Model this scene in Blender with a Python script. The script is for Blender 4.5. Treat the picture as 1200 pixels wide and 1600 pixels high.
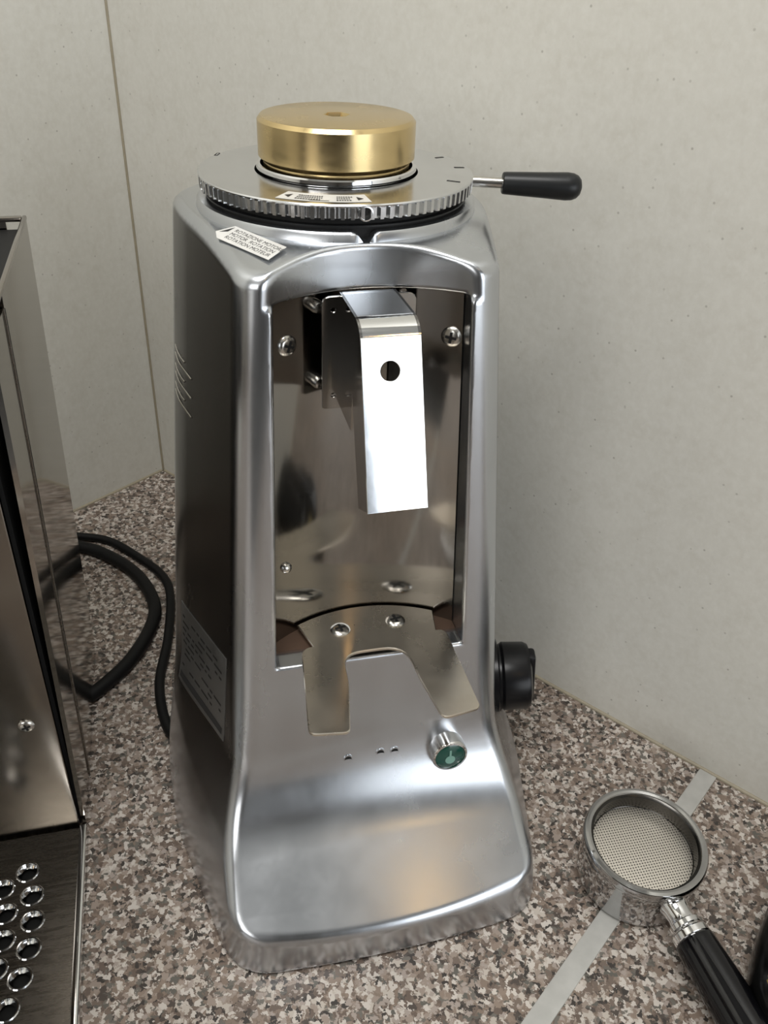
import bpy, bmesh, math, random
import numpy as np
from mathutils import Vector, Matrix

for o in list(bpy.data.objects):
    bpy.data.objects.remove(o, do_unlink=True)
scene = bpy.context.scene
COL = scene.collection
S = 0.0008                      # one building unit is 0.8 mm
random.seed(4)

# ------------------------------------------------------------------ camera
CAM = np.array([-99.06, -507.47, 559.19])
YAW, PITCH, ROLL, FPX = 0.25743, 0.58427, 0.03727, 1389.69
def cam_axes():
    cy, sy, cp, sp = math.cos(YAW), math.sin(YAW), math.cos(PITCH), math.sin(PITCH)
    f = Vector((sy*cp, cy*cp, -sp)); r = Vector((cy, -sy, 0)); u = r.cross(f)
    c, s = math.cos(ROLL), math.sin(ROLL)
    return c*r + s*u, -s*r + c*u, f
r_, u_, f_ = cam_axes()
cd = bpy.data.cameras.new('camera'); cam = bpy.data.objects.new('camera', cd); COL.objects.link(cam)
cd.sensor_fit = 'VERTICAL'; cd.sensor_height = 36.0; cd.lens = FPX/1600*36.0
cd.clip_start = 0.01; cd.clip_end = 50
m = Matrix(((r_.x, u_.x, -f_.x, CAM[0]*S), (r_.y, u_.y, -f_.y, CAM[1]*S), (r_.z, u_.z, -f_.z, CAM[2]*S), (0, 0, 0, 1)))
cam.matrix_world = m
scene.camera = cam

# ------------------------------------------------------------------ room frame (walls meet in the corner)
WX, WY, WA = -124.38, 450.95, -0.939
D1 = Vector((math.cos(WA), math.sin(WA), 0))          # along the right wall, out of the corner
D2 = Vector((math.sin(WA), -math.cos(WA), 0))         # along the left wall, out of the corner
def RW(a, b, z=0): return Vector((WX, WY, 0)) + D1*a + D2*b + Vector((0, 0, z))
ROOM_A, ROOM_B, FLOOR_Z, CEIL_Z = 3300, 3000, -1120, 2000

# ------------------------------------------------------------------ world, lights, exposure
scene.view_settings.view_transform = 'Standard'
scene.view_settings.look = 'None'
scene.view_settings.gamma = 1.0
scene.view_settings.use_curve_mapping = False
scene.view_settings.exposure = -0.23
scene.cycles.sample_clamp_indirect = 3.0; scene.cycles.blur_glossy = 0.6
world = bpy.data.worlds.new('world'); scene.world = world; world.use_nodes = True
world.node_tree.nodes['Background'].inputs[0].default_value = (0.75, 0.85, 1.0, 1)
world.node_tree.nodes['Background'].inputs[1].default_value = 0.3
def area_light(name, loc, direction, sx, sy, power, color):
    l = bpy.data.lights.new(name, 'AREA'); l.shape = 'RECTANGLE'; l.size = sx*S; l.size_y = sy*S
    l.energy = power; l.color = color
    o = bpy.data.objects.new(name, l); COL.objects.link(o)
    o.location = Vector(loc)*S
    o.rotation_euler = Vector(direction).to_track_quat('-Z', 'Y').to_euler()
    return o
WIN_A = (ROOM_A-12, 785, 560)       # window in the wall facing the left wall
area_light('window_daylight', RW(*WIN_A), -D1, 1400, 1350, 15, (0.93, 0.97, 1.0))
area_light('ceiling_lamp_light', RW(780, 760, CEIL_Z-45), (0, 0, -1), 1000, 600, 18, (1.0, 0.99, 0.965))
area_light('back_window_daylight', RW(1300, ROOM_B-15, 1250), -D2, 1500, 1300, 15, (1.0, 0.99, 0.965))
area_light('added_ceiling_fill', RW(2080, 1050, CEIL_Z-420), (0, 0, 1), 320, 320, 0.3, (1.0, 0.99, 0.97))  # added light without a lamp, brightens the ceiling mirrored in the foot
area_light('added_warm_glow', RW(2290, 745, CEIL_Z-30), (0, 0, -1), 170, 120, 0.6, (1.0, 0.62, 0.25))  # added unseen light, gives the foot an orange reflected patch

# ------------------------------------------------------------------ materials
def new_mat(name):
    mt = bpy.data.materials.new(name); mt.use_nodes = True
    nt = mt.node_tree; b = nt.nodes['Principled BSDF']
    return mt, nt, b
def coords(nt, scale=(1, 1, 1)):
    tc = nt.nodes.new('ShaderNodeTexCoord'); mp = nt.nodes.new('ShaderNodeMapping')
    mp.inputs['Scale'].default_value = scale
    nt.links.new(tc.outputs['Object'], mp.inputs['Vector']); return mp.outputs['Vector']
def noise(nt, vec, scale, detail=3, rough=.5, dist=0):
    n = nt.nodes.new('ShaderNodeTexNoise'); n.inputs['Scale'].default_value = scale
    n.inputs['Detail'].default_value = detail; n.inputs['Roughness'].default_value = rough
    n.inputs['Distortion'].default_value = dist
    nt.links.new(vec, n.inputs['Vector']); return n
def ramp(nt, fac, stops, interp='LINEAR'):
    r = nt.nodes.new('ShaderNodeValToRGB'); r.color_ramp.interpolation = interp
    e = r.color_ramp.elements
    while len(e) < len(stops): e.new(0.5)
    for k, (p, c) in enumerate(stops):
        e[k].position = p; e[k].color = (c[0], c[1], c[2], 1) if not isinstance(c, float) else (c, c, c, 1)
    nt.links.new(fac, r.inputs[0]); return r.outputs[0]
def mixrgb(nt, fac, a, b, mode='MIX'):
    mx = nt.nodes.new('ShaderNodeMix'); mx.data_type = 'RGBA'; mx.blend_type = mode
    for sock, v in ((mx.inputs[0], fac), (mx.inputs[6], a), (mx.inputs[7], b)):
        if hasattr(v, 'links') or hasattr(v, 'is_linked'): nt.links.new(v, sock)
        elif isinstance(v, (int, float)): sock.default_value = v
        else: sock.default_value = (v[0], v[1], v[2], 1)
    return mx.outputs[2]
def bump(nt, b, height, strength, dist=0.001):
    bp = nt.nodes.new('ShaderNodeBump'); bp.inputs['Strength'].default_value = strength
    bp.inputs['Distance'].default_value = dist
    nt.links.new(height, bp.inputs['Height']); nt.links.new(bp.outputs['Normal'], b.inputs['Normal'])
def metal(name, color, r0, r1, nscale=25, stretch=(1, 1, 1), bstr=0.0, bscale=60, bdist=0.0005, tint=None, aniso=0):
    mt, nt, b = new_mat(name)
    b.inputs['Metallic'].default_value = 1.0
    v = coords(nt, stretch); n = noise(nt, v, nscale, 5, .65)
    col = ramp(nt, n.outputs['Fac'], [(0.25, [c*.86 for c in color]), (0.7, color)])
    if tint:
        v2 = coords(nt); n2 = noise(nt, v2, 22, 3, .6)
        col = mixrgb(nt, ramp(nt, n2.outputs['Fac'], [(0.55, 0.0), (0.8, 0.6)]), col, tint)
    nt.links.new(col, b.inputs['Base Color'])
    nt.links.new(ramp(nt, n.outputs['Fac'], [(0.3, float(r0)), (0.75, float(r1))]), b.inputs['Roughness'])
    if aniso: b.inputs['Anisotropic'].default_value = aniso
    if bstr:
        vb = coords(nt, stretch); nb = noise(nt, vb, bscale, 4, .6); bump(nt, b, nb.outputs['Fac'], bstr, bdist)
    return mt
def plain(name, color, rough, spec=0.5, metallic=0.0, coat=0.0, bstr=0, bscale=200):
    mt, nt, b = new_mat(name)
    v = coords(nt); n = noise(nt, v, 120, 3)
    col = ramp(nt, n.outputs['Fac'], [(0.3, [c*.88 for c in color]), (0.7, color)])
    nt.links.new(col, b.inputs['Base Color'])
    b.inputs['Roughness'].default_value = rough; b.inputs['Metallic'].default_value = metallic
    b.inputs['Specular IOR Level'].default_value = spec; b.inputs['Coat Weight'].default_value = coat
    if bstr:
        nb = noise(nt, coords(nt), bscale, 3); bump(nt, b, nb.outputs['Fac'], bstr, 0.0004)
    return mt

M = {}
M['cast'] = metal('polished_cast_aluminium', (0.63, 0.655, 0.69), .20, .31, 18, (1, 1, .35), .06, 35, .0006)
def side_darkening(mt):  # dark reflection on the side faces put into the base colour
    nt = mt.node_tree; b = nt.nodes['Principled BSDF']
    at = nt.nodes.new('ShaderNodeAttribute'); at.attribute_name = 'side_dark_reflection'
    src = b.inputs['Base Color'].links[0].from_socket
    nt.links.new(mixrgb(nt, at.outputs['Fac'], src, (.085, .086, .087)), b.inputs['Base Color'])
side_darkening(M['cast'])
M['collar'] = metal('machined_aluminium', (0.74, 0.75, 0.76), .14, .24, 60)
M['knurl'] = metal('knurled_aluminium', (0.80, 0.80, 0.80), .12, .3, 300, (1, 1, 1), .5, 900, .0003)
M['steel'] = metal('stainless_sheet', (0.36, 0.345, 0.325), .08, .16, 12, (1, 1, .5), .05, 22, .0012, tint=(0.40, 0.34, 0.27))
M['fork'] = metal('brushed_fork_steel', (0.74, 0.68, 0.585), .24, .34, 30, (1, 1, 1), 0, 120, .0003, tint=(0.58, 0.49, 0.39))
M['mirror'] = metal('mirror_steel', (0.86, 0.87, 0.88), .05, .12, 14, (1, 1, 1), .05, 30, .0005)
M['machine'] = metal('espresso_machine_steel', (0.40, 0.37, 0.335), .06, .11, 9, (1, 1, 1), .02, 14, .001)
M['panel'] = metal('brushed_front_panel_steel', (0.27, 0.245, 0.215), .14, .24, 16, (1, 1, 1), .03, 18, .001)
M['tray'] = metal('brushed_tray_steel', (0.26, 0.24, 0.212), .22, .34, 60, (1, 12, 1))
M['brass'] = metal('turned_brass', (0.74, 0.57, 0.29), .20, .30, 50, (1, 1, 3))
M['chrome'] = metal('chrome', (0.82, 0.82, 0.82), .03, .07, 10)
M['cup'] = metal('worn_chrome', (0.52, 0.52, 0.52), .05, .12, 20)
M['screw'] = metal('screw_steel', (0.62, 0.60, 0.56), .15, .3, 120)
M['basket'] = metal('shaded_basket_steel', (0.07, 0.067, 0.062), .2, .3, 40)  # shade and dark reflection inside the cup put into the colour
M['rust'] = plain('rusty_ledge_iron', (0.085, 0.047, 0.028), .7)
M['black'] = plain('black_plastic', (0.006, 0.006, 0.007), .28, .3)
M['grip'] = plain('black_satin_grip', (0.010, 0.011, 0.012), .36, .35)
M['gloss'] = plain('glossy_black_bakelite', (0.003, 0.003, 0.004), .06, .45)
M['rubber'] = plain('black_cable_rubber', (0.007, 0.007, 0.007), .5, .2)
M['dark'] = plain('dark_gap_paint', (0.010, 0.010, 0.010), .6, .3)
M['green'] = plain('dark_green_lens', (0.006, 0.075, 0.055), .18, .6, coat=.5)
M['pale_green'] = plain('pale_green_print', (0.22, 0.42, 0.35), .4)
M['paper'] = plain('silver_paper_label', (0.74, 0.73, 0.70), .38, .5)
M['ink'] = plain('black_ink', (0.02, 0.02, 0.02), .6)
M['plate'] = metal('rating_plate_foil', (0.40, 0.41, 0.41), .38, .48, 80)
M['strip'] = plain('painted_joint_strip', (0.47, 0.465, 0.44), .5, .3)
M['silicone'] = plain('aged_silicone_bead', (0.33, 0.29, 0.21), .5)
M['bag'] = plain('black_foil_packet', (0.003, 0.003, 0.003), .2, .25, bstr=.4, bscale=60)
M['yellow'] = plain('mustard_print', (0.16, 0.115, 0.02), .35)
M['floor'] = plain('dark_floor_vinyl', (0.34, 0.35, 0.36), .5)
M['ceil'] = plain('ceiling_paint', (0.50, 0.50, 0.49), .8)
M['frame'] = plain('blue_grey_window_frame', (0.42, 0.50, 0.62), .4)
M['cab'] = plain('cabinet_laminate', (0.35, 0.33, 0.30), .5)
M['room'] = plain('room_paint', (0.13, 0.12, 0.11), .8)

def wall_mat():
    mt, nt, b = new_mat('fleck_wall_laminate')
    v = coords(nt, (1, 1, 1))
    n1 = noise(nt, v, 60, 6, .7, .4)
    base = ramp(nt, n1.outputs['Fac'], [(.25, (.585, .565, .505)), (.5, (.63, .615, .56)), (.75, (.66, .645, .59))])
    n2 = noise(nt, coords(nt, (1, 1, .9)), 240, 4, .6)
    base = mixrgb(nt, ramp(nt, n2.outputs['Fac'], [(.42, 0.0), (.72, .55)]), base, (.70, .69, .64))
    sx = nt.nodes.new('ShaderNodeSeparateXYZ'); nt.links.new(v, sx.inputs[0])
    ad = nt.nodes.new('ShaderNodeMath'); ad.operation = 'ADD'; nt.links.new(sx.outputs[0], ad.inputs[0]); nt.links.new(sx.outputs[1], ad.inputs[1])
    cx = nt.nodes.new('ShaderNodeCombineXYZ'); nt.links.new(ad.outputs[0], cx.inputs[0]); nt.links.new(sx.outputs[2], cx.inputs[1])
    vo = nt.nodes.new('ShaderNodeTexVoronoi'); vo.voronoi_dimensions = '2D'; vo.inputs['Scale'].default_value = 125
    nt.links.new(cx.outputs[0], vo.inputs['Vector'])
    sep = nt.nodes.new('ShaderNodeSeparateColor'); nt.links.new(vo.outputs['Color'], sep.inputs[0])
    dot = ramp(nt, vo.outputs['Distance'], [(.05, 1.0), (.10, 0.0)])
    pick = ramp(nt, sep.outputs[0], [(.0, 1.0), (.16, 0.0)])
    mm = nt.nodes.new('ShaderNodeMath'); mm.operation = 'MULTIPLY'
    nt.links.new(dot, mm.inputs[0]); nt.links.new(pick, mm.inputs[1])
    m2 = nt.nodes.new('ShaderNodeMath'); m2.operation = 'MULTIPLY'; m2.inputs[1].default_value = .6
    nt.links.new(mm.outputs[0], m2.inputs[0])
    base = mixrgb(nt, m2.outputs[0], base, (.22, .20, .17))
    nt.links.new(base, b.inputs['Base Color'])
    b.inputs['Roughness'].default_value = .42; b.inputs['Specular IOR Level'].default_value = .35
    bump(nt, b, n2.outputs['Fac'], .06, .0005)
    return mt
def counter_mat():
    mt, nt, b = new_mat('speckled_granite_laminate')
    v = coords(nt)
    nd = noise(nt, v, 330, 3, .6)
    add = nt.nodes.new('ShaderNodeVectorMath'); add.operation = 'MULTIPLY_ADD'
    nt.links.new(nd.outputs['Color'], add.inputs[0]); add.inputs[1].default_value = (.0060, .0060, .0060); nt.links.new(v, add.inputs[2])
    def vor(scale):
        vo = nt.nodes.new('ShaderNodeTexVoronoi'); vo.inputs['Scale'].default_value = scale
        nt.links.new(add.outputs[0], vo.inputs['Vector'])
        sp = nt.nodes.new('ShaderNodeSeparateColor'); nt.links.new(vo.outputs['Color'], sp.inputs[0]); return sp
    a = vor(320); c = vor(460)
    big = ramp(nt, a.outputs[0], [(0, (.25, .19, .15)), (.16, (.155, .115, .092)), (.32, (.35, .285, .24)), (.50, (.55, .49, .43)),
                                  (.66, (.085, .068, .058)), (.78, (.29, .225, .18)), (.92, (.17, .155, .135))], 'CONSTANT')
    sm = ramp(nt, c.outputs[0], [(0, (.64, .585, .53)), (.30, (.19, .145, .118)), (.50, (.05, .042, .037)), (.66, (.40, .34, .30)), (.88, (.13, .122, .105))], 'CONSTANT')
    base = mixrgb(nt, ramp(nt, c.outputs[1], [(0, 0.0), (.52, 1.0)], 'CONSTANT'), big, sm)
    nl = noise(nt, v, 22, 2)
    base = mixrgb(nt, 1.0, base, ramp(nt, nl.outputs['Fac'], [(.3, (.76, .76, .76)), (.7, (.9, .9, .9))]), 'MULTIPLY')
    nt.links.new(base, b.inputs['Base Color'])
    b.inputs['Roughness'].default_value = .38; b.inputs['Specular IOR Level'].default_value = .4
    return mt
def mesh_screen_mat():
    mt, nt, b = new_mat('perforated_filter_steel')
    b.inputs['Metallic'].default_value = 1
    vo = nt.nodes.new('ShaderNodeTexVoronoi'); vo.voronoi_dimensions = '2D'; vo.inputs['Scale'].default_value = 640; vo.inputs['Randomness'].default_value = 0.05
    nt.links.new(coords(nt), vo.inputs['Vector'])
    nt.links.new(ramp(nt, vo.outputs['Distance'], [(.22, (.10, .09, .08)), (.34, (.72, .68, .61))]), b.inputs['Base Color'])
    b.inputs['Roughness'].default_value = .45
    return mt
M['wall'] = wall_mat(); M['counter'] = counter_mat(); M['screen'] = mesh_screen_mat()

# ------------------------------------------------------------------ object helpers (all lengths in building units)
def wloc(o):
    v = Vector((0, 0, 0))
    while o is not None:
        v = v + o.location; o = o.parent
    return v
def link_mesh(name, me, mat, parent=None):
    o = bpy.data.objects.new(name, me); COL.objects.link(o)
    if mat is not None: me.materials.append(M[mat] if isinstance(mat, str) else mat)
    if parent is not None: o.parent = parent
    return o
def mk(name, verts, faces, mat, parent=None, origin=None, smooth=35):
    """verts in world units; origin only for things that are one mesh"""
    if parent is not None: org = wloc(parent)/S
    else: org = Vector(origin) if origin is not None else Vector((0, 0, 0))
    me = bpy.data.meshes.new(name)
    me.from_pydata([tuple((Vector(v)-org)*S) for v in verts], [], faces)
    me.update()
    bm = bmesh.new(); bm.from_mesh(me); bmesh.ops.remove_doubles(bm, verts=bm.verts, dist=1e-7)
    bmesh.ops.recalc_face_normals(bm, faces=bm.faces); bm.to_mesh(me); bm.free()
    if smooth:
        me.shade_smooth(); me.set_sharp_from_angle(angle=math.radians(smooth))
    o = link_mesh(name, me, mat, parent)
    if parent is None: o.location = org*S
    return o
def tag(o, label=None, cat=None, group=None, kind=None):
    if label: o['label'] = label
    if cat: o['category'] = cat
    if group: o['group'] = group
    if kind: o['kind'] = kind
    return o
def thing(name, loc, label, cat, group=None):
    o = bpy.data.objects.new(name, None); COL.objects.link(o); o.location = Vector(loc)*S
    o.empty_display_size = .02
    return tag(o, label, cat, group)
def frame(origin, n, xhint=(1, 0, 0)):
    n = Vector(n).normalized(); x = Vector(xhint); x = (x - n*x.dot(n)).normalized(); y = n.cross(x)
    o = Vector(origin)
    return lambda a, b, c=0: o + x*a + y*b + n*c
def lathe_data(profile, fr, seg=48, rfun=None, cap0=True, cap1=True):
    V, F = [], []
    for (r, h) in profile:
        for k in range(seg):
            t = 2*math.pi*k/seg; rr = r if rfun is None else rfun(r, h, t)
            V.append(fr(rr*math.cos(t), rr*math.sin(t), h))
    n = len(profile)
    for i in range(n-1):
        for k in range(seg):
            k2 = (k+1) % seg
            F.append((i*seg+k, i*seg+k2, (i+1)*seg+k2, (i+1)*seg+k))
    if cap0: F.append(tuple(range(seg)))
    if cap1: F.append(tuple((n-1)*seg+k for k in range(seg)))
    return V, F
def lathe(name, profile, origin, axis, mat, parent=None, seg=48, xhint=(1, 0, 0), cap0=True, cap1=True, smooth=35, rfun=None, org=None):
    V, F = lathe_data(profile, frame(origin, axis, xhint), seg, rfun, cap0, cap1)
    return mk(name, V, F, mat, parent, org, smooth)
def ring(name, profile, origin, axis, mat, parent=None, seg=64, smooth=35, rfun=None, xhint=(1, 0, 0)):
    return lathe(name, profile + [profile[0]], origin, axis, mat, parent, seg, xhint, False, False, smooth, rfun)
def box(name, c0, c1, mat, parent=None, bevel=0, fr=None, origin=None, segs=2):
    bm = bmesh.new(); bmesh.ops.create_cube(bm, size=1)
    a, b = Vector(c0), Vector(c1)
    for v in bm.verts: v.co = Vector([(a[i]+b[i])/2 + v.co[i]*(b[i]-a[i]) for i in range(3)])
    if bevel: bmesh.ops.bevel(bm, geom=bm.edges[:], offset=bevel, segments=segs, profile=.5, affect='EDGES')
    V = [v.co.copy() for v in bm.verts]; idx = {v: i for i, v in enumerate(bm.verts)}
    F = [tuple(idx[v] for v in f.verts) for f in bm.faces]; bm.free()
    if fr: V = [fr(*v) for v in V]
    return mk(name, V, F, mat, parent, origin)
def tube(name, pts, rad, mat, parent=None, seg=12, origin=None, sub=8):
    P = [Vector(p) for p in pts]; Q = []
    for i in range(len(P)-1):
        p0 = P[max(i-1, 0)]; p1 = P[i]; p2 = P[i+1]; p3 = P[min(i+2, len(P)-1)]
        for s in range(sub):
            t = s/sub
            Q.append(.5*((2*p1) + (p2-p0)*t + (2*p0-5*p1+4*p2-p3)*t*t + (-p0+3*p1-3*p2+p3)*t**3))
    Q.append(P[-1]); V, F = [], []
    nrm = None
    for i, c in enumerate(Q):
        d = (Q[min(i+1, len(Q)-1)] - Q[max(i-1, 0)]).normalized()
        if nrm is None: nrm = d.orthogonal().normalized()
        nrm = (nrm - d*nrm.dot(d)).normalized(); bn = d.cross(nrm)
        for k in range(seg):
            t = 2*math.pi*k/seg; V.append(c + (nrm*math.cos(t) + bn*math.sin(t))*rad)
    for i in range(len(Q)-1):
        for k in range(seg):
            k2 = (k+1) % seg; F.append((i*seg+k, i*seg+k2, (i+1)*seg+k2, (i+1)*seg+k))
    F.append(tuple(range(seg))); F.append(tuple((len(Q)-1)*seg+k for k in range(seg)))
    return mk(name, V, F, mat, parent, origin, 60)
def sheet(name, outline, holes, thick, fr, mat, parent=None, bevel=0.0, origin=None):
    """flat plate with holes: fr(a, b, c) maps the outline plane into the place"""
    cu = bpy.data.curves.new('tmp', 'CURVE'); cu.dimensions = '2D'; cu.fill_mode = 'BOTH'
    cu.extrude = max(thick/2 - bevel, 0.01); cu.bevel_depth = bevel; cu.bevel_resolution = 0; cu.offset = -bevel
    for loop in [outline] + holes:
        sp = cu.splines.new('POLY'); sp.points.add(len(loop)-1); sp.use_cyclic_u = True
        for k, (a, b) in enumerate(loop): sp.points[k].co = (a, b, 0, 1)
    ob = bpy.data.objects.new('tmp', cu); COL.objects.link(ob)
    bpy.context.view_layer.update()
    me = bpy.data.meshes.new_from_object(ob.evaluated_get(bpy.context.evaluated_depsgraph_get()))
    V = [fr(v.co.x, v.co.y, v.co.z) for v in me.vertices]; F = [tuple(p.vertices) for p in me.polygons]
    bpy.data.objects.remove(ob); bpy.data.curves.remove(cu); bpy.data.meshes.remove(me)
    return mk(name, V, F, mat, parent, origin, 20)
def circle(cx, cy, r, n=28): return [(cx + r*math.cos(2*math.pi*k/n), cy + r*math.sin(2*math.pi*k/n)) for k in range(n)]
def rounded(poly, rad, n=6):
    out = []; N = len(poly)
    for i in range(N):
        p = Vector(poly[i]); a = Vector(poly[i-1]) - p; b = Vector(poly[(i+1) % N]) - p
        rr = rad[i] if isinstance(rad, (list, tuple)) else rad
        if rr <= 0: out.append(tuple(p)); continue
        ang = a.angle(b); d = min(rr/math.tan(ang/2), a.length*.49, b.length*.49)
        s, e = p + a.normalized()*d, p + b.normalized()*d
        for k in range(n+1):
            t = k/n; q = s*(1-t)**2 + p*2*t*(1-t) + e*t*t; out.append((q.x, q.y))
    return out
def pan_screw(name, pos, nrm, r, parent, mat='screw', xhint=(1, 0.2, 0.3), h=None):
    h = h or r*.42
    fr = frame(pos, nrm, xhint)
    V, F = lathe_data([(r, 0), (r, h*.25), (r*.86, h*.7), (r*.55, h*.95), (r*.02, h)], fr, 28)
    n0 = len(V); L, w, d = r*.55, r*.13, h*1.06
    poly = [(w, w), (L, w), (L, -w), (w, -w), (w, -L), (-w, -L), (-w, -w), (-L, -w), (-L, w), (-w, w), (-w, L), (w, L)]
    V += [fr(a, b, d) for a, b in poly] + [fr(a, b, h*.5) for a, b in poly]
    F += [tuple(n0+k for k in range(12))] + [(n0+k, n0+(k+1) % 12, n0+12+(k+1) % 12, n0+12+k) for k in range(12)]
    o = mk(name, V, F, mat, parent, None, 35)
    o.data.materials.append(M['dark'])
    for p in o.data.polygons[-13:]: p.material_index = 1          # cross recess
    return o

# ------------------------------------------------------------------ the room
def room_box(name, c0, c1, mat, parent=None, org=(0, 0, 0), bevel=0):
    fr = lambda a, b, c=0: Vector((a, -b, c)) - Vector((org[0], -org[1], org[2]))
    o = box(name, c0, c1, mat, None, bevel, fr)
    if parent is not None: o.parent = parent
    else:
        o.location = RW(*org)*S; o.rotation_euler = (0, 0, WA)
    return o
def struct(o): o['kind'] = 'structure'; return o
FRW = lambda a, b, c=0: RW(a, b, c)
T = 60
struct(room_box('wall_left', (-T, -T, FLOOR_Z), (0, ROOM_B, CEIL_Z), 'wall', org=(0, 0, FLOOR_Z)))
struct(room_box('wall_right', (0, -T, FLOOR_Z), (ROOM_A, 0, CEIL_Z), 'wall', org=(0, 0, FLOOR_Z)))
struct(room_box('wall_back', (-T, ROOM_B, FLOOR_Z), (ROOM_A+T, ROOM_B+T, CEIL_Z), 'room', org=(0, ROOM_B, FLOOR_Z)))
wf = bpy.data.objects.new('wall_front', None); COL.objects.link(wf); wf.location = RW(0, 0, 0)*S; wf.rotation_euler = (0, 0, WA); struct(wf)
wb0, wb1, wz0, wz1 = WIN_A[1]-760, WIN_A[1]+760, WIN_A[2]-735, WIN_A[2]+735
for nm, c0, c1 in (('wall_panel', (ROOM_A, 0, FLOOR_Z), (ROOM_A+T, wb0, CEIL_Z)), ('wall_panel', (ROOM_A, wb1, FLOOR_Z), (ROOM_A+T, ROOM_B, CEIL_Z)),
                   ('wall_panel', (ROOM_A, wb0, FLOOR_Z), (ROOM_A+T, wb1, wz0)), ('wall_panel', (ROOM_A, wb0, wz1), (ROOM_A+T, wb1, CEIL_Z))):
    room_box(nm, c0, c1, 'room', wf)
w1 = bpy.data.objects.new('window_1', None); COL.objects.link(w1); w1.location = RW(0, 0, 0)*S; w1.rotation_euler = (0, 0, WA); struct(w1)
for c0, c1 in (((ROOM_A-30, wb0-10, wz0-10), (ROOM_A+20, wb0+55, wz1+10)), ((ROOM_A-30, wb1-55, wz0-10), (ROOM_A+20, wb1+10, wz1+10)),
               ((ROOM_A-30, wb0+55, wz0-10), (ROOM_A+20, wb1-55, wz0+50)), ((ROOM_A-30, wb0+55, wz1-50), (ROOM_A+20, wb1-55, wz1+10))):
    room_box('window_frame', c0, c1, 'frame', w1, bevel=3)
struct(room_box('floor', (-T, -T, FLOOR_Z-40), (ROOM_A+T, ROOM_B+T, FLOOR_Z), 'floor', org=(0, 0, FLOOR_Z-40)))
struct(room_box('ceiling', (-T, -T, CEIL_Z), (ROOM_A+T, ROOM_B+T, CEIL_Z+40), 'ceil', org=(0, 0, CEIL_Z)))
# silicone beads where the wall panels meet and along the worktop
struct(tube('trim_1', [RW(.4, .4, .5), RW(.4, .4, 1990)], 1.5, 'silicone', origin=RW(0, 0, 0), seg=8, sub=2))
struct(tube('trim_2', [RW(3, .3, .3), RW(2600, .3, .3)], 1.9, 'silicone', origin=RW(0, 0, 0), seg=8, sub=2))
struct(tube('trim_3', [RW(.3, 3, .3), RW(.3, 2600, .3)], 1.9, 'silicone', origin=RW(0, 0, 0), seg=8, sub=2))

# worktop in two runs joined by a metal strip
JOIN = 691
wt = thing('worktop', RW(0, 0, 0), 'brown and grey speckled worktop filling the corner under everything', 'worktop')
wt.rotation_euler = (0, 0, WA)
room_box('worktop_slab', (2, 2, -48), (JOIN-7, 2800, 0), 'counter', wt)
room_box('worktop_slab', (JOIN+7, 2, -48), (2800, 760, 0), 'counter', wt)
st = room_box('joint_strip', (JOIN-7, 2, -46), (JOIN+7, 760, 1.2), 'strip', wt, bevel=.5); st['label'] = 'pale metal joint strip'
room_box('base_cabinet', (2, 2, FLOOR_Z), (640, 2780, -48), 'cab', wt)
room_box('base_cabinet', (640, 2, FLOOR_Z), (2780, 700, -48), 'cab', wt)

# ------------------------------------------------------------------ grinder
G = thing('coffee_grinder', (0, 0, 0), 'polished aluminium coffee grinder with chute and fork in the corner', 'coffee grinder')

def smax(a, b, k):
    h = np.maximum(k - np.abs(a-b), 0)/k
    return np.maximum(a, b) + h*h*k*.25
def smin(a, b, k): return -smax(-a, -b, k)
def sstep(t):
    t = np.clip(t, 0, 1); return t*t*(3-2*t)
def side_w(y, z): return 65.5 + .245*(smin(y, 5.0 + 0*y, 22)+95) + .088*(420-z) + 24*sstep((118-z)/100) * sstep((70-y)/160)
def body_sdf(x, y, z):
    ax = np.sqrt(x*x + 4)
    f_side = (ax - side_w(y, z))*.96
    f_col = (-(98 + .069*(420-z)) - y)
    f_slope = -.588*(y+122) + .809*(z-84) + .00035*x*x*np.clip((100-z)/60, 0, 1)
    f_lip = (-198.0 + .0005*x*x + .012*x + z*(.03 + .16*(x/90)**2)) - y
    f_foot = smax(f_slope, f_lip, 4.5)
    f_front = smin(f_col, f_foot, 30)
    f = smax(f_front, f_side, 14 - 7*sstep((150-z)/80) + 18*sstep((42-z)/22))
    f_back = y - (104 + .04*(420-z))
    f = smax(f, f_back, 70)
    r = np.sqrt(x*x + y*y)
    f_top = (z - (427.5 - .27*np.maximum(smax(r-80, 0*r, 8), 0)))*.96
    f = smax(f, f_top, 6)
    f = smax(f, 1.6 - z, 3)
    r2 = np.sqrt(x*x + (y+166)**2) - 86
    scoop = smax(smax(r2, 403-z, 3), y+60, 3)
    f = smax(f, -scoop, 2.6)
    op = smax(smax(ax - (50 + .037*(405-z)), 185-z, 2.5), smax(y+58, z-404, 3), 3)
    f = smax(f, -op, 2.4)
    f = smax(f, -smax(r-66, 418-z, 3), 2)       # throat under the collar
    return f
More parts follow.
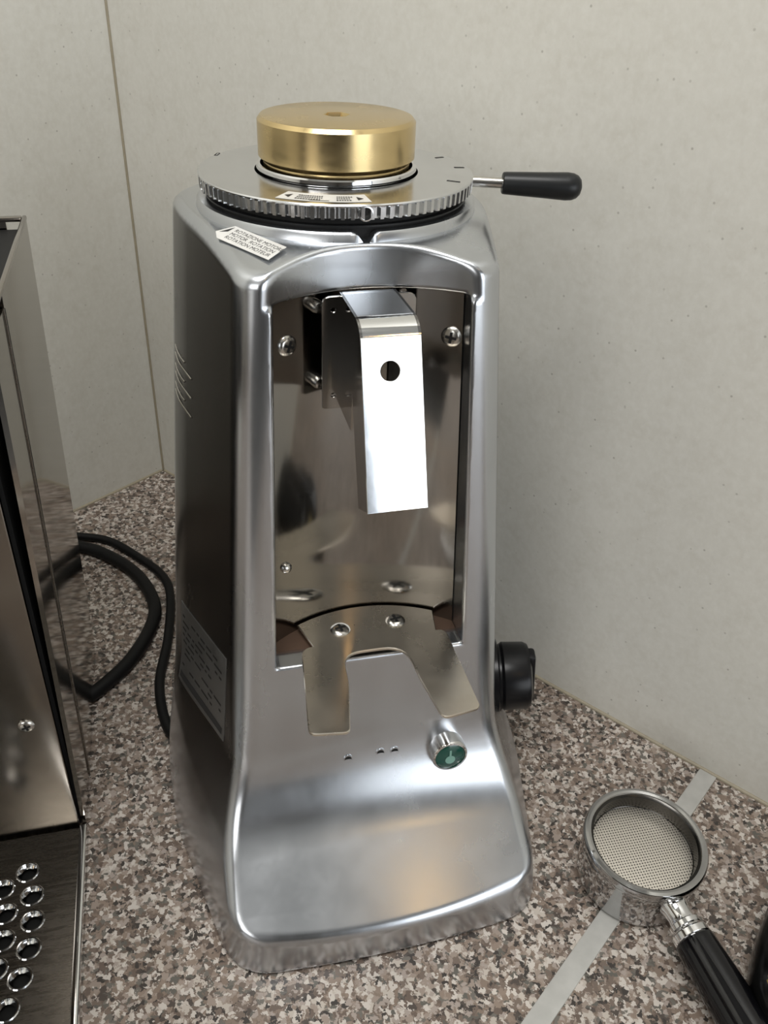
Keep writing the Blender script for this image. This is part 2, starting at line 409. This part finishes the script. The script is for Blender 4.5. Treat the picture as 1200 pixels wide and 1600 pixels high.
def build_body():
    h = 1.45
    lo = np.array([-152, -204, 0]); hi = np.array([152, 116, 434])
    n = np.ceil((hi-lo)/h).astype(int) + 1
    ax = [lo[i] + h*np.arange(n[i]) for i in range(3)]
    X, Y, Z = [a.astype(np.float32) for a in np.meshgrid(*ax, indexing='ij')]
    Fv = body_sdf(X, Y, Z); ins = Fv < 0
    cells = np.zeros(tuple(n-1), bool); cnt = None
    acc = np.zeros(tuple(n-1) + (3,), np.float32); num = np.zeros(tuple(n-1), np.float32)
    quads = []
    def sl(d, o):
        s = [slice(0, -1)]*3; s[d] = slice(0, -1); return tuple(s)
    cross = []
    for d in range(3):
        a = [slice(None)]*3; b = [slice(None)]*3; a[d] = slice(0, -1); b[d] = slice(1, None)
        A, B = Fv[tuple(a)], Fv[tuple(b)]
        c = (A < 0) != (B < 0); cross.append(c)
        I = np.argwhere(c); t = A[c]/(A[c]-B[c])
        P = I.astype(np.float32); P[:, d] += t
        o1, o2 = [k for k in range(3) if k != d]
        for s1 in (0, -1):
            for s2 in (0, -1):
                J = I.copy(); J[:, o1] += s1; J[:, o2] += s2
                ok = (J >= 0).all(1) & (J < (n-1)).all(1)
                np.add.at(acc, tuple(J[ok].T), P[ok]); np.add.at(num, tuple(J[ok].T), 1)
    cells = num > 0
    idx = -np.ones(tuple(n-1), np.int64); idx[cells] = np.arange(cells.sum())
    V = acc[cells]/num[cells][:, None]*h + lo
    for d in range(3):
        c = cross[d]; I = np.argwhere(c)
        o1, o2 = [(1, 2), (2, 0), (0, 1)][d]
        a = [slice(None)]*3; a[d] = slice(0, -1)
        flip = ~ins[tuple(a)][c]
        Q = []
        for s1, s2 in ((0, 0), (-1, 0), (-1, -1), (0, -1)):
            J = I.copy(); J[:, o1] += s1; J[:, o2] += s2; Q.append(J)
        ok = np.ones(len(I), bool)
        for J in Q: ok &= (J >= 0).all(1) & (J < (n-1)).all(1)
        q = np.stack([idx[tuple(np.clip(J, 0, n-2).T)] for J in Q], 1)
        q[flip] = q[flip][:, ::-1]
        quads.append(q[ok])
    Fq = np.concatenate(quads)
    V = V.astype(np.float64); e = .05
    def grad(P):
        x, y, z = P.T
        return np.stack([(body_sdf(x+e, y, z)-body_sdf(x-e, y, z)), (body_sdf(x, y+e, z)-body_sdf(x, y-e, z)), (body_sdf(x, y, z+e)-body_sdf(x, y, z-e))], 1)/(2*e)
    for _ in range(4):
        g = grad(V); f = body_sdf(*V.T)
        V = V - g*np.clip(f/np.maximum((g*g).sum(1), .05), -1, 1)[:, None]
    g = grad(V); g /= np.maximum(np.linalg.norm(g, axis=1), 1e-6)[:, None]
    y_lim = 30
    me = bpy.data.meshes.new('body')
    me.vertices.add(len(V)); me.vertices.foreach_set('co', (V*S).astype(np.float32).ravel())
    me.loops.add(len(Fq)*4); me.loops.foreach_set('vertex_index', Fq.astype(np.int32).ravel())
    me.polygons.add(len(Fq)); me.polygons.foreach_set('loop_start', (np.arange(len(Fq))*4).astype(np.int32))
    me.update(calc_edges=True); me.validate()
    me.shade_smooth()
    me.normals_split_custom_set_from_vertices([tuple(v) for v in g])
    side = np.clip((np.abs(g[:, 0]) - .86)/.08, 0, 1)*np.clip((V[:, 2] - 62)/5, 0, 1)*np.clip((y_lim - V[:, 1])/8, 0, 1)*(np.abs(V[:, 0]) > 60)  # mask for the painted dark reflection on the sides
    at = me.attributes.new('side_dark_reflection', 'FLOAT', 'POINT'); at.data.foreach_set('value', side.astype(np.float32))
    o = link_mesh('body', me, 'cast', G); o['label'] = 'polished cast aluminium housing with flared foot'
    return o
body = build_body()

def side_pt(y, z, out=0.0, s=-1):
    """point on the flat side of the housing"""
    x = float(side_w(np.array(float(y)), z)); dx = x - float(side_w(np.array(float(y)-1), z))
    n = Vector((s*1, -dx, .088)).normalized()
    return Vector((s*x, y, z)) + n*out
def front_pt(x, z, out=0.0):
    n = Vector((0, -1, .069)).normalized()
    return Vector((x, -(98 + .069*(420-z)), z)) + n*out
FN = Vector((0, -1, .069)).normalized()
def front_surf(x, z, out=0.0):
    lo, hi = -190.0, -90.0
    for _ in range(40):
        md = (lo+hi)/2
        if body_sdf(np.array(float(x)), np.array(md), np.array(float(z))) > 0: lo = md
        else: hi = md
    return Vector((x, lo, z)) + FN*out

for x, y in ((-84, -165), (84, -165), (-84, 70), (84, 70)):
    lathe('rubber_foot', [(11, 0), (12, 1), (12, 6)], (x, y, 0), (0, 0, 1), 'rubber', G, 24)
# seat ring with a V notch at the front
def notch_ring():
    seg = 240; prof = [(78.5, 424), (77.5, 430.5), (76.2, 431.8), (71.5, 431.8), (70.3, 430.5), (70.3, 419)]
    V, F = [], []
    for k in range(seg):
        t = -math.pi/2 + 2*math.pi*k/seg; dd = abs((t+math.pi/2+math.pi) % (2*math.pi) - math.pi)*77
        top = 431.8 if dd > 4.6 else 424.5 + dd*1.6
        for r, z in prof: V.append((r*math.cos(t), r*math.sin(t), min(z, top)))
    n = len(prof)
    for k in range(seg):
        k2 = (k+1) % seg
        for i in range(n-1): F.append((k*n+i, k2*n+i, k2*n+i+1, k*n+i+1))
    return mk('seat_ring', V, F, 'cast', G, None, 40)
notch_ring()
lathe('shadow_gap_ring', [(71, 419), (71, 433), (69, 433), (69, 438.5)], (0, 0, 0), (0, 0, 1), 'dark', G, 72, cap0=False, cap1=False)
ring('spacer_ring', [(72.5, 433.2), (72.5, 434), (68, 434), (68, 433.2)], (0, 0, 0), (0, 0, 1), 'grip', G, 96)

# adjustment collar with cut teeth
def collar():
    NT = 96; sub = 8; seg = NT*sub
    def tooth(t):
        u = (t*NT/(2*math.pi)) % 1
        return 0 if u < .34 else (1 if .44 < u < .90 else ((u-.34)/.10 if u <= .44 else (1-u)/.10))
    prof = [(45.6, 437.3, 0), (72.5, 437.3, 0), (73.2, 437.6, 1), (73.4, 443.2, 1), (75.8, 443.8, 0), (76, 444.4, 0), (75.4, 445, 0), (45.2, 445, 0), (45.2, 441, 0)]
    V, F = [], []
    for r, z, w in prof:
        for k in range(seg):
            t = 2*math.pi*k/seg; rr = r + (2.4*tooth(t) if w else 0); V.append((rr*math.cos(t), rr*math.sin(t), z))
    for i in range(len(prof)-1):
        for k in range(seg):
            k2 = (k+1) % seg; F.append((i*seg+k, i*seg+k2, (i+1)*seg+k2, (i+1)*seg+k))
    o = mk('adjustment_collar', V, F, 'collar', G, None, 28); o['label'] = 'toothed aluminium grind adjustment collar'
    return o
co = collar()
for ang in (-90, -170, -25+55):
    d = Vector((math.cos(math.radians(ang)), math.sin(math.radians(ang)), 0))
    c = d*74.2 + Vector((0, 0, 440.6))
    ring('set_screw_hole', [(3.8, 0), (3.8, 1.65), (3.1, 1.75), (2.9, 0)], c, d, 'collar', co, 24)
    lathe('set_screw', [(3.0, .2), (3.0, 1.3), (1.8, 1.0), (1.2, .3)], c, d, 'dark', co, 16)
for (mx, my, ang, L) in ((-62, 42, 70, 7), (70, -4, -8, 6), (57, -35, -35, 7.5), (66, 22, 20, 6)):
    fr = frame((mx, my, 445.05), (0, 0, 1), (math.cos(math.radians(ang)), math.sin(math.radians(ang)), 0))
    sheet('index_mark', rounded([(-L/2, -1.1), (L/2, -1.1), (L/2, 1.1), (-L/2, 1.1)], .9), [rounded([(-L/2+.7, -.5), (L/2-.7, -.5), (L/2-.7, .5), (-L/2+.7, .5)], .3)], .1, fr, 'dark', co)
# arrow label on the collar, lying along the front rim
def collar_label():
    seg = 30; a0, a1 = math.radians(-126), math.radians(-87)
    V, F = [], []
    for k in range(seg+1):
        t = a0 + (a1-a0)*k/seg
        for r in (57.5, 71.8): V.append((r*math.cos(t), r*math.sin(t), 445.18))
    for k in range(seg): F.append((2*k, 2*k+1, 2*k+3, 2*k+2))
    lab = mk('direction_label', V, F, 'paper', co, None, 0)
    V, F = [], []
    def bar(r0, r1, t0, t1):
        n = len(V)
        for r, t in ((r0, t0), (r1, t0), (r1, t1), (r0, t1)): V.append((r*math.cos(math.radians(t)), r*math.sin(math.radians(t)), 445.32))
        F.append((n, n+1, n+2, n+3))
    rnd = random.Random(2)
    for line in range(3):
        r = 61.5 + line*3.1
        for t0, t1 in ((-118.5, -107), (-101, -94.5)):
            t = t0
            while t < t1 - .5*line:
                w = rnd.uniform(.5, .85); bar(r, r+1.7, t, t+w); t += w+.35
    bar(69.5, 70.3, -112, -104)
    n = len(V)
    for r, t in ((65, -124.4), (61.8, -121.5), (68.2, -121.5)): V.append((r*math.cos(math.radians(t)), r*math.sin(math.radians(t)), 445.32))
    F.append((n, n+1, n+2)); n = len(V)
    for r, t in ((65.5, -89.2), (62.2, -92), (68.6, -92)): V.append((r*math.cos(math.radians(t)), r*math.sin(math.radians(t)), 445.32))
    F.append((n, n+1, n+2))
    tx = mk('label_print', V, F, 'ink', co, None, 0)
    # three levels at most: the print belongs to the collar beside its label
collar_label()
ring('throat_ring', [(43.6, 437), (43.6, 445.6), (44.2, 446.4), (44.0, 448.0), (43.2, 448.7), (42, 448.4), (41.6, 446), (41.6, 437)], (0, 0, 0), (0, 0, 1), 'chrome', G, 96)

# lever
LD = Vector((math.cos(math.radians(-14)), math.sin(math.radians(-14)), -.02)).normalized()
L0 = Vector((72.5*math.cos(math.radians(-14)), 72.5*math.sin(math.radians(-14)), 440.8))
rod = lathe('lever_rod', [(2.9, 0), (2.9, 26)], L0, LD, 'screw', G, 24, (0, 0, 1))
gp = lathe('lever_grip', [(5.2, 0), (5.8, .5), (6.0, 2), (6.9, 24), (7.5, 36), (7.2, 39.5), (6.2, 42), (4.3, 43.8), (1.6, 44.6), (.05, 44.7)], L0 + LD*20, LD, 'grip', rod, 32, (0, 0, 1))
gp['label'] = 'black tapered plastic lever grip'

# motor rotation sticker on the shoulder
def sh_z(x, y): 
    r = math.hypot(x, y); d = r-80; hh = max(8-abs(d), 0)/8
    return 427.5 - .27*(max(d, 0) + hh*hh*2)
a, b = Vector((-73.5, -43, 0)), Vector((-45, -84, 0))
mid = Vector((-55, -60.5, 0))
sn = Vector((-.27*.68, -.27*.73, 1)).normalized()
sx = (Vector((-39.5, -71.5, 0)) - Vector((-63.5, -31.5, 0))).normalized()
fs = frame(Vector((-56.5, -66.0, sh_z(-56.5, -66.0)+.9)), sn, Vector((21.5, -33, 0)))
stk = sheet('motor_sticker', [(-22.5, -3), (-17.5, 6), (20, 6.5), (21, -6.5), (-17, -7)], [], .25, fs, 'paper', G)
stk['label'] = 'white motor rotation sticker'
def text_mesh(name, txt, size, fr, mat, parent, a, b, align='LEFT', c=.2):
    cu = bpy.data.curves.new('tmp', 'FONT'); cu.body = txt; cu.size = size; cu.align_x = align; cu.fill_mode = 'FRONT'
    ob = bpy.data.objects.new('tmp', cu); COL.objects.link(ob); bpy.context.view_layer.update()
    me = bpy.data.meshes.new_from_object(ob.evaluated_get(bpy.context.evaluated_depsgraph_get()))
    V = [fr(v.co.x + a, v.co.y + b, c) for v in me.vertices]; F = [tuple(p.vertices) for p in me.polygons]
    bpy.data.objects.remove(ob); bpy.data.curves.remove(cu); bpy.data.meshes.remove(me)
    return mk(name, V, F, mat, parent, None, 0)
for txt, yb in (('ROTAZIONE MOTORE', 1.9), ('MOTOR  ROTATION', -1.5), ('ROTATION MOTEUR', -4.9)):
    text_mesh('sticker_print', txt, 3.5, fs, 'ink', stk, -14, yb)
mk('sticker_arrow', [fs(-20.5, -2.4, .2), fs(-16.4, 5.0, .2), fs(-16.6, .2, .2)], [(0, 1, 2)], 'ink', stk, None, 0)

# stainless back plate, concave, inside the opening
def curved_plate():
    V, F = [], []; R0 = 90; cyy = -163; nx, nz = 40, 24; z0, z1 = 186, 411
    for side in (0, 1):
        R = R0 + side*1.5
        for j in range(nz+1):
            z = z0 + (z1-z0)*j/nz; w = 49.5 + .037*(405-z)
            for i in range(nx+1):
                x = -w + 2*w*i/nx; V.append((x, cyy + math.sqrt(R*R - x*x), z))
    n = (nx+1)*(nz+1)
    for side in (0, 1):
        for j in range(nz):
            for i in range(nx):
                q = [j*(nx+1)+i, j*(nx+1)+i+1, (j+1)*(nx+1)+i+1, (j+1)*(nx+1)+i]
                F.append(tuple(k + side*n for k in q))
    return mk('back_plate', V, F, 'steel', G, None, 50)
bp = curved_plate(); bp['label'] = 'curved stainless back plate in the opening'
def plate_pt(x, z): return Vector((x, -163 + math.sqrt(90*90 - x*x), z))
def plate_n(x): return Vector((-x, -math.sqrt(90*90 - x*x), 0)).normalized()
for x, z in ((-42, 378), (45.5, 378)): pan_screw('screw', plate_pt(x, z), plate_n(x), 5.6, bp, xhint=(.3, .3, 1))
lathe('rivet', [(3.4, 0), (3.2, 1.6), (2.0, 2.8), (.1, 3.2)], plate_pt(-47, 239), plate_n(-47), 'screw', bp, 20)
for x, z in ((-26.5, 396.5), (-26.5, 355)):
    lathe('flange_screw', [(3.6, 0), (3.6, 4), (2.6, 6), (.1, 6.6)], plate_pt(x, z), plate_n(x), 'screw', bp, 20)
# worn ledge under the plate
box('ledge', (-57.6, -101, 183), (57.6, -72, 186.5), 'rust', G)

# chute of folded sheet
T0, T1 = Vector((0, -131.5, 401.5)), Vector((0, -158, 320))
def chute():
    w = 14.6; t = 1.3
    prof = [(-82, 404.5), (-118, 405.8)]
    for k in range(1, 9):                                      # rounded bend between top and face
        u = k/8; p0, p1, p2 = Vector((-118, 405.8)), Vector((-129.2, 406.2)), Vector((-132.4, 398.7))
        q = p0*(1-u)**2 + p1*2*u*(1-u) + p2*u*u; prof.append((q.x, q.y))
    V, F = [], []
    for (y, z) in prof:
        V += [(-w, y, z), (w, y, z), (-w, y+.4, z-t), (w, y+.4, z-t)]
    for i in range(len(prof)-1):
        a, b = 4*i, 4*i+4
        F += [(a, a+1, b+1, b), (a+2, b+2, b+3, a+3), (a, b, b+2, a+2), (a+1, a+3, b+3, b+1)]
    c = mk('chute', V, F, 'mirror', G, None, 25); c['label'] = 'shiny folded steel coffee chute'
    sidep = prof + [(-158, 320), (-135, 308.5), (-116.5, 362), (-113, 342), (-78, 342)]
    for s in (-1, 1):
        fr = lambda a_, b_, c_=0, s=s: Vector((s*(w - .6) + c_, a_, b_))
        sheet('chute_side', sidep, [], 1.3, fr, 'steel', c)
        fw = lambda a_, b_, c_=0, s=s: Vector((s*(w + a_), -86.5 + c_, b_))
        fl = sheet('chute_flange', rounded([(-1, 342), (10, 342), (10, 404), (-1, 404)], [0, 2, 5, 0]), [circle(4, 397, 1.2, 12), circle(4, 350, 1.2, 12)], 1.6, fw, 'steel', c, .3)
    d = (T1-T0).normalized(); n = Vector((0, d.z, -d.y)); n = n if n.y < 0 else -n
    p0 = Vector((0, -132.0, 400.0)); L = (T1-p0).length
    fr = lambda a_, b_, c_=0: p0 + Vector((a_, 0, 0)) + d*b_ + n*(c_ - .5)
    sheet('chute_face', [(-w, 0), (w, 0), (w+.7, L), (-w-.7, L)], [circle(-1.0, 16, 4.7, 32)], 1.3, fr, 'mirror', c, .25)
    return c
chute()

# fork for the portafilter
def fork():
    zt = 192
    back = [(x, -163 + math.sqrt(88.5**2 - x*x)) for x in np.linspace(-41, 46, 26)]
    outl = [tuple(b) for b in back] + [(49.0, -103)]
    right = rounded([(49, -106), (49.4, -175), (26, -178.5), (21.8, -146), (20.0, -116), (-18.5, -116), (-19.5, -140), (-26.5, -178), (-49, -175), (-42, -106)],
                    [6, 5, 5, 30, 17, 17, 30, 4, 5, 8])
    outl = [tuple(b) for b in back] + right
    fr = lambda a, b, c=0: Vector((a, b, zt - 1.1 + c))
    fk = sheet('portafilter_fork', outl, [], 2.2, fr, 'fork', G, .45); fk['label'] = 'brushed steel portafilter fork'
    for x, y in ((-15.6, -94.5), (20, -93)): pan_screw('screw', (x, y, zt), (0, 0, 1), 6.3, fk, h=2.0, xhint=(1, .2, 0))
fork()

# power button, dimples, knob
pb = lathe('power_button', [(12.2, -3), (12.2, 7.5), (11.6, 8.6), (10.4, 8.8), (10.0, 7.2)], front_surf(51.5, 101), FN, 'chrome', G, 40, (1, 0, 0), cap1=False)
lathe('button_lens', [(10.2, 5), (10.1, 7.6), (9.0, 8.4), (.1, 8.6)], front_surf(51.5, 101), FN, 'green', pb, 40)
fb = frame(front_surf(51.5, 101, 8.75), FN, (1, 0, 0))
sheet('power_symbol', circle(0, -2.6, 3.4, 24), [], .12, fb, 'pale_green', pb)
sheet('power_symbol', [(-.7, .8), (.7, .8), (.7, 5.6), (-.7, 5.6)], [], .12, fb, 'pale_green', pb)
for x, z in ((-15.5, 104.7), (6.2, 105.4), (15.8, 104.9)):
    dh = ring('screw_hole', [(3.1, -.5), (3.1, .25), (2.3, .3), (2.0, -.5)], front_surf(x, z), FN, 'cast', G, 20)
    lathe('hole_bottom', [(2.4, -.3), (2.3, .12), (.1, .06)], front_surf(x, z), FN, 'dark', dh, 16)
KC = side_pt(-52, 88, 0, 1); KN = Vector((1, -.25, .088)).normalized()
kb = lathe('timer_knob', [(29, -2), (29, 3), (27.5, 4), (24, 4.5), (24, 6), (25.5, 8), (25, 24), (23.5, 27), (20, 28.5), (.1, 28.8)], KC, KN, 'black', G, 48, (0, 1, 0))
box('knob_grip', (-6, -23, 20), (6, 23, 32), 'black', kb, 2.5, frame(KC, KN, (0, 1, 0)))
# rating plate and louvres on the dark side
def pp(u, v, out=.5):       # u from the front edge to the back, v from the bottom up
    return side_pt(-95 + 93*u, 110 - 24*u + 71*v, out)
nu_, nv_ = 12, 10
V = [pp(u/nu_, v/nv_, .35) for v in range(nv_+1) for u in range(nu_+1)] + [pp(u/nu_, v/nv_, -.3) for v in range(nv_+1) for u in range(nu_+1)]
NP = (nu_+1)*(nv_+1); F = []
for v in range(nv_):
    for u in range(nu_):
        a = v*(nu_+1)+u; F.append((a, a+1, a+nu_+2, a+nu_+1)); F.append((NP+a, NP+a+1, NP+a+nu_+2, NP+a+nu_+1))
rim = list(range(nu_)) + [k*(nu_+1)+nu_ for k in range(nv_)] + [nv_*(nu_+1)+k for k in range(nu_, 0, -1)] + [k*(nu_+1) for k in range(nv_, 0, -1)]
for k in range(len(rim)): F.append((rim[k], rim[(k+1) % len(rim)], NP+rim[(k+1) % len(rim)], NP+rim[k]))
rp = mk('rating_plate', V, F, 'plate', G, None, 40)
rp['label'] = 'worn grey rating plate'
V, F = [], []
def pbar(u0, u1, v0, v1):
    n = len(V)
    for u, v in ((u0, v0), (u1, v0), (u1, v1), (u0, v1)): V.append(pp(u, v, .5))
    F.append((n, n+1, n+2, n+3))
for k in range(10): pbar(.04 + .092*k, .04 + .092*(k+1), .05, .13)
rn = random.Random(8)
for row in range(9):
    u = .07; v = .22 + row*.078
    while u < .9:
        w = rn.uniform(.04, .16)
        if rn.random() < .62: pbar(u, min(u+w, .95), v, v+.028)
        u += w + .03
mk('plate_print', V, F, 'ink', rp, None, 0)
for k in range(3):
    for dz, y0 in ((0, -25), (5, -12)):
        z0 = 336 - 12.3*k + dz
        tube('vent_slot', [side_pt(y0, z0, .1), side_pt(-5, z0, .35), side_pt(6, z0, .3), side_pt(16, z0, .1)], .55, 'screw', G, 8)

# ------------------------------------------------------------------ brass plug on the throat
def brass():
    seg = 72
    def hexr(t, r): 
        a = (t % (math.pi/3)) - math.pi/6; return r/math.cos(a)*math.cos(math.pi/6)
    prof = [(40.0, 446.2), (40.4, 450.2), (41.8, 451.6), (42.9, 452.6), (42.9, 470.6), (41.2, 472.6), (40, 472.9), (9, 472.9), (-7.4, 472.9), (-5.4, 468.6), (-4.8, 464)]
    V, F = [], []
    for r, z in prof:
        for k in range(seg):
            t = 2*math.pi*k/seg; rr = r if r > 0 else hexr(t, -r); V.append((rr*math.cos(t), rr*math.sin(t), z))
    for i in range(len(prof)-1):
        for k in range(seg):
            k2 = (k+1) % seg; F.append((i*seg+k, i*seg+k2, (i+1)*seg+k2, (i+1)*seg+k))
    F.append(tuple(range(seg))); F.append(tuple((len(prof)-1)*seg + k for k in range(seg)))
    return mk('brass_plug', V, F, 'brass', None, (0, 0, 446.8), 25)
tag(brass(), 'round golden brass plug with hexagonal hole sitting on the grinder throat', 'plug')

# ------------------------------------------------------------------ espresso machine at the left
XE = -195.5
E_ = thing('espresso_machine', (-330, 40, 0), 'brown-tinted polished steel espresso machine cut off by the left edge', 'espresso machine')
YB, YS, YF, ZT = 140, -8, -57, 386
def ex(z): return XE + 10*max(z, 0)/386                  # the side leans a little
def side_panel(name, y0, y1, x_off, mat, z0, z1):
    V = []
    for (y, z) in ((y0, z0), (y1, z0), (y1, z1), (y0, z1)): V.append((ex(z)+x_off, y, z))
    for (y, z) in ((y0, z0), (y1, z0), (y1, z1), (y0, z1)): V.append((ex(z)+x_off-3, y, z))
    return mk(name, V, [(0, 1, 2, 3), (7, 6, 5, 4), (0, 1, 5, 4), (1, 2, 6, 5), (2, 3, 7, 6), (3, 0, 4, 7)], mat, E_, None, 0)
side_panel('side_panel', YS+.6, YB, 0, 'machine', 2.5, ZT)
side_panel('side_panel', YF, YS-.6, -.4, 'machine', 2.5, ZT-8)
tube('panel_bead', [(ex(3)-.1, YS, 3), (ex(ZT-8)-.1, YS, ZT-8)], .8, 'tray', E_, 8, sub=2)
box('inner_frame', (-460, YF+6, 0), (XE-3.2, YB-2, ZT-30), 'dark', E_)
fp = box('front_panel', (-460, YF-3.5, 6), (XE-4.2, YF+1, ZT-20), 'panel', E_, 1.0); fp['label'] = 'brownish steel front panel'
pan_screw('screw', (-217, YF-3.5, 116), (0, -1, 0), 5.2, fp)
box('back_panel', (-460, YB-2, 0), (XE-3.2, YB, ZT), 'machine', E_)
box('housing_light_block', (-460, -330, 300), (-232, YF-4, ZT-2), 'machine', E_, 2.0)  # unseen overhang, added and lengthened to keep lamp light off tray and panel
# cup rail rim around the dark top
for c0, c1 in (((XE+7.6, YF+4, ZT-1), (XE+10.4, YB+1, ZT+2)), ((-460, YB-5, ZT-1), (XE+7.4, YB+1, ZT+2))):
    box('top_rim', c0, c1, 'machine', E_, .8)
box('top_panel', (-460, YF+6, ZT-14), (XE+6, YB-4, ZT-6), 'dark', E_)

# drip tray with countersunk holes
tr = thing('drip_tray', (-330, -160, 0), 'dark steel drip tray with round holes in front of the espresso machine', 'drip tray')
holes = []
CX, CY = -364, -133.5
for rr, n0, off in ((137.5, 4, 0.0), (120.5, 4, .5), (103.5, 3, 0.0), (86.5, 3, .5), (69.5, 2, 0), (52.5, 2, .5)):
    for k in range(-n0-1, n0+1):
        a = math.radians(1.5) + (k + off)*19.2/rr
        x, y = CX + rr*math.cos(a), CY + rr*math.sin(a)
        if y > -84 or y < -260: continue
        holes.append((x, y))
holes = [(x, y) for x, y in holes if -235 < y < -82]
ZT2 = 9
sheet('tray_plate', rounded([(-460, -62.5), (-200, -62.5), (-200, -330), (-460, -330)], 1.0), [circle(x, y, 6.2, 24) for x, y in holes], 1.4,
      lambda a, b, c=0: Vector((a, b, ZT2 - .7 + c)), 'tray', tr)
hp = None
for x, y in holes:
    prof = [(7.9, .1), (7.3, .8), (6.6, .7), (4.9, -2.6), (4.7, -2.6), (6.2, -.1), (7.2, .0)]
    if hp is None:
        hp = ring('hole_rim', prof, (x, y, ZT2), (0, 0, 1), 'mirror', tr, 24); base = Vector((x, y, 0))
    else:
        c = hp.copy(); COL.objects.link(c); c.parent = tr; c.location = (Vector((x, y, 0)) - base)*S
box('tray_edge', (-200, -330, 1), (XE+.6, -60.5, ZT2+1.6), 'mirror', tr, 1.0)
box('tray_basin', (-456, -328, .4), (-200.2, -64, 2), 'dark', tr)

# ------------------------------------------------------------------ cables
tag(tube('power_cable', [(-330, 330, 6), (-270, 322, 6), (-214.4, 298.2, 6), (-185, 275.2, 6), (-156.5, 236.5, 6), (-141.3, 187.1, 6), (-146.5, 150.2, 6), (-164, 112, 6), (-184, 87, 6), (-200, 72, 6), (-216, 60, 6)],
         6.2, 'rubber', seg=14, origin=(-185, 200, 0)), 'thick black cable bending on the worktop up to the espresso machine side', 'cable')
tag(tube('power_cable', [(-330, 352, 4), (-270, 338, 4), (-218.5, 321, 4), (-185.4, 305.5, 4), (-156.2, 271, 4), (-132, 233, 4), (-126, 195, 4), (-131, 134, 4), (-139.5, 85, 4), (-138.5, 46, 4), (-131, 17, 4), (-112, -2, 4)],
         4.3, 'rubber', seg=12, origin=(-140, 200, 0)), 'thinner black cable curving round behind the grinder to its left side', 'cable')

# ------------------------------------------------------------------ portafilter
PC = Vector((178.5, -179.5, 0))
P_ = thing('portafilter', PC, 'chrome portafilter with filter basket and black handle lying on the worktop', 'portafilter')
PT = Vector((.02, -.06, 1)).normalized()
def pz(h): return PC + PT*h
cup = lathe('cup', [(30, .6), (35, 1.2), (38.6, 4), (40, 9), (40, 34), (39.4, 36.5), (41.3, 38.6), (42.2, 41), (42.0, 44), (41, 45.6), (39, 46.2), (37.2, 45.6), (36.4, 43.6), (36.2, 28)], PC, PT, 'cup', P_, 72)
cup['label'] = 'chrome cup of the portafilter'
bk = ring('filter_basket', [(37.0, 44.9), (38.2, 45.2), (38.0, 44.4), (36.1, 43.2), (35.4, 33.2), (34.2, 32.2), (33.4, 32.6), (34.6, 34), (35.3, 43.4)], PC, PT, 'basket', P_, 72)
lathe('filter_screen', [(35.0, 32.4), (34.6, 33.4), (32, 33.8), (.1, 33.5)], PC, PT, 'screen', bk, 64)
HD = Vector((.105, -1, -.12)).normalized()
H0 = pz(31) + HD*37
nk = lathe('neck', [(9, -2), (9.5, 2), (8.8, 6), (8.2, 11), (8.8, 14), (10.6, 15), (10.6, 18), (9.4, 19), (10.2, 21), (11.5, 27)], H0, HD, 'chrome', P_, 36, (0, 0, 1))
lathe('neck_collar', [(11.2, 20), (12.2, 21), (12.4, 25), (11.6, 26)], H0, HD, 'chrome', nk, 36, (0, 0, 1))
hd = lathe('handle', [(11.8, 25.5), (12.8, 26.5), (13.3, 30), (14.2, 50), (15.2, 75), (15.8, 100), (15.2, 120), (13, 130), (8, 136), (.1, 138)], H0, HD, 'gloss', P_, 48, (0, 0, 1))
hd['label'] = 'glossy black handle'

# ------------------------------------------------------------------ black packet cut off by the right edge
def packet():
    c = Vector((297, -277, 0)); V, F = [], []; nu, nv = 150, 76
    rn = random.Random(5); ph = [rn.uniform(0, 6) for _ in range(6)]
    ang = math.radians(40); ca, sa = math.cos(ang), math.sin(ang)
    def sp(v, p): return math.copysign(abs(v)**p, v)
    for j in range(nv+1):
        v = -math.pi/2 + math.pi*j/nv
        for i in range(nu):
            u = 2*math.pi*i/nu
            x = 95*sp(math.cos(v), .55)*sp(math.cos(u), .5); y = 66*sp(math.cos(v), .55)*sp(math.sin(u), .5); z = 27*sp(math.sin(v), .7)
            w = 1 + .05*math.sin(.09*x + ph[0]) + .05*math.sin(.13*y + ph[1] + .05*x) + .03*math.sin(.2*x - .17*y + ph[2])
            z = max(z*w + 26, .3)
            V.append((c.x + ca*x - sa*y, c.y + sa*x + ca*y, z))
    for j in range(nv):
        for i in range(nu): F.append((j*nu+i, j*nu+(i+1) % nu, (j+1)*nu+(i+1) % nu, (j+1)*nu+i))
    return mk('foil_packet', V, F, 'bag', None, (c.x, c.y, 0), 60)
pk = packet(); tag(pk, 'glossy black packet beside the portafilter handle at the right edge', 'packet')
pk.data.materials.append(M['yellow'])
for p in pk.data.polygons:
    c = p.center/S + Vector((297, -277, 0))
    if p.normal.z > -.2 and ((c.x-213)/8)**2 + ((c.y+289)/7)**2 < 1: p.material_index = 1      # mustard print on the foil
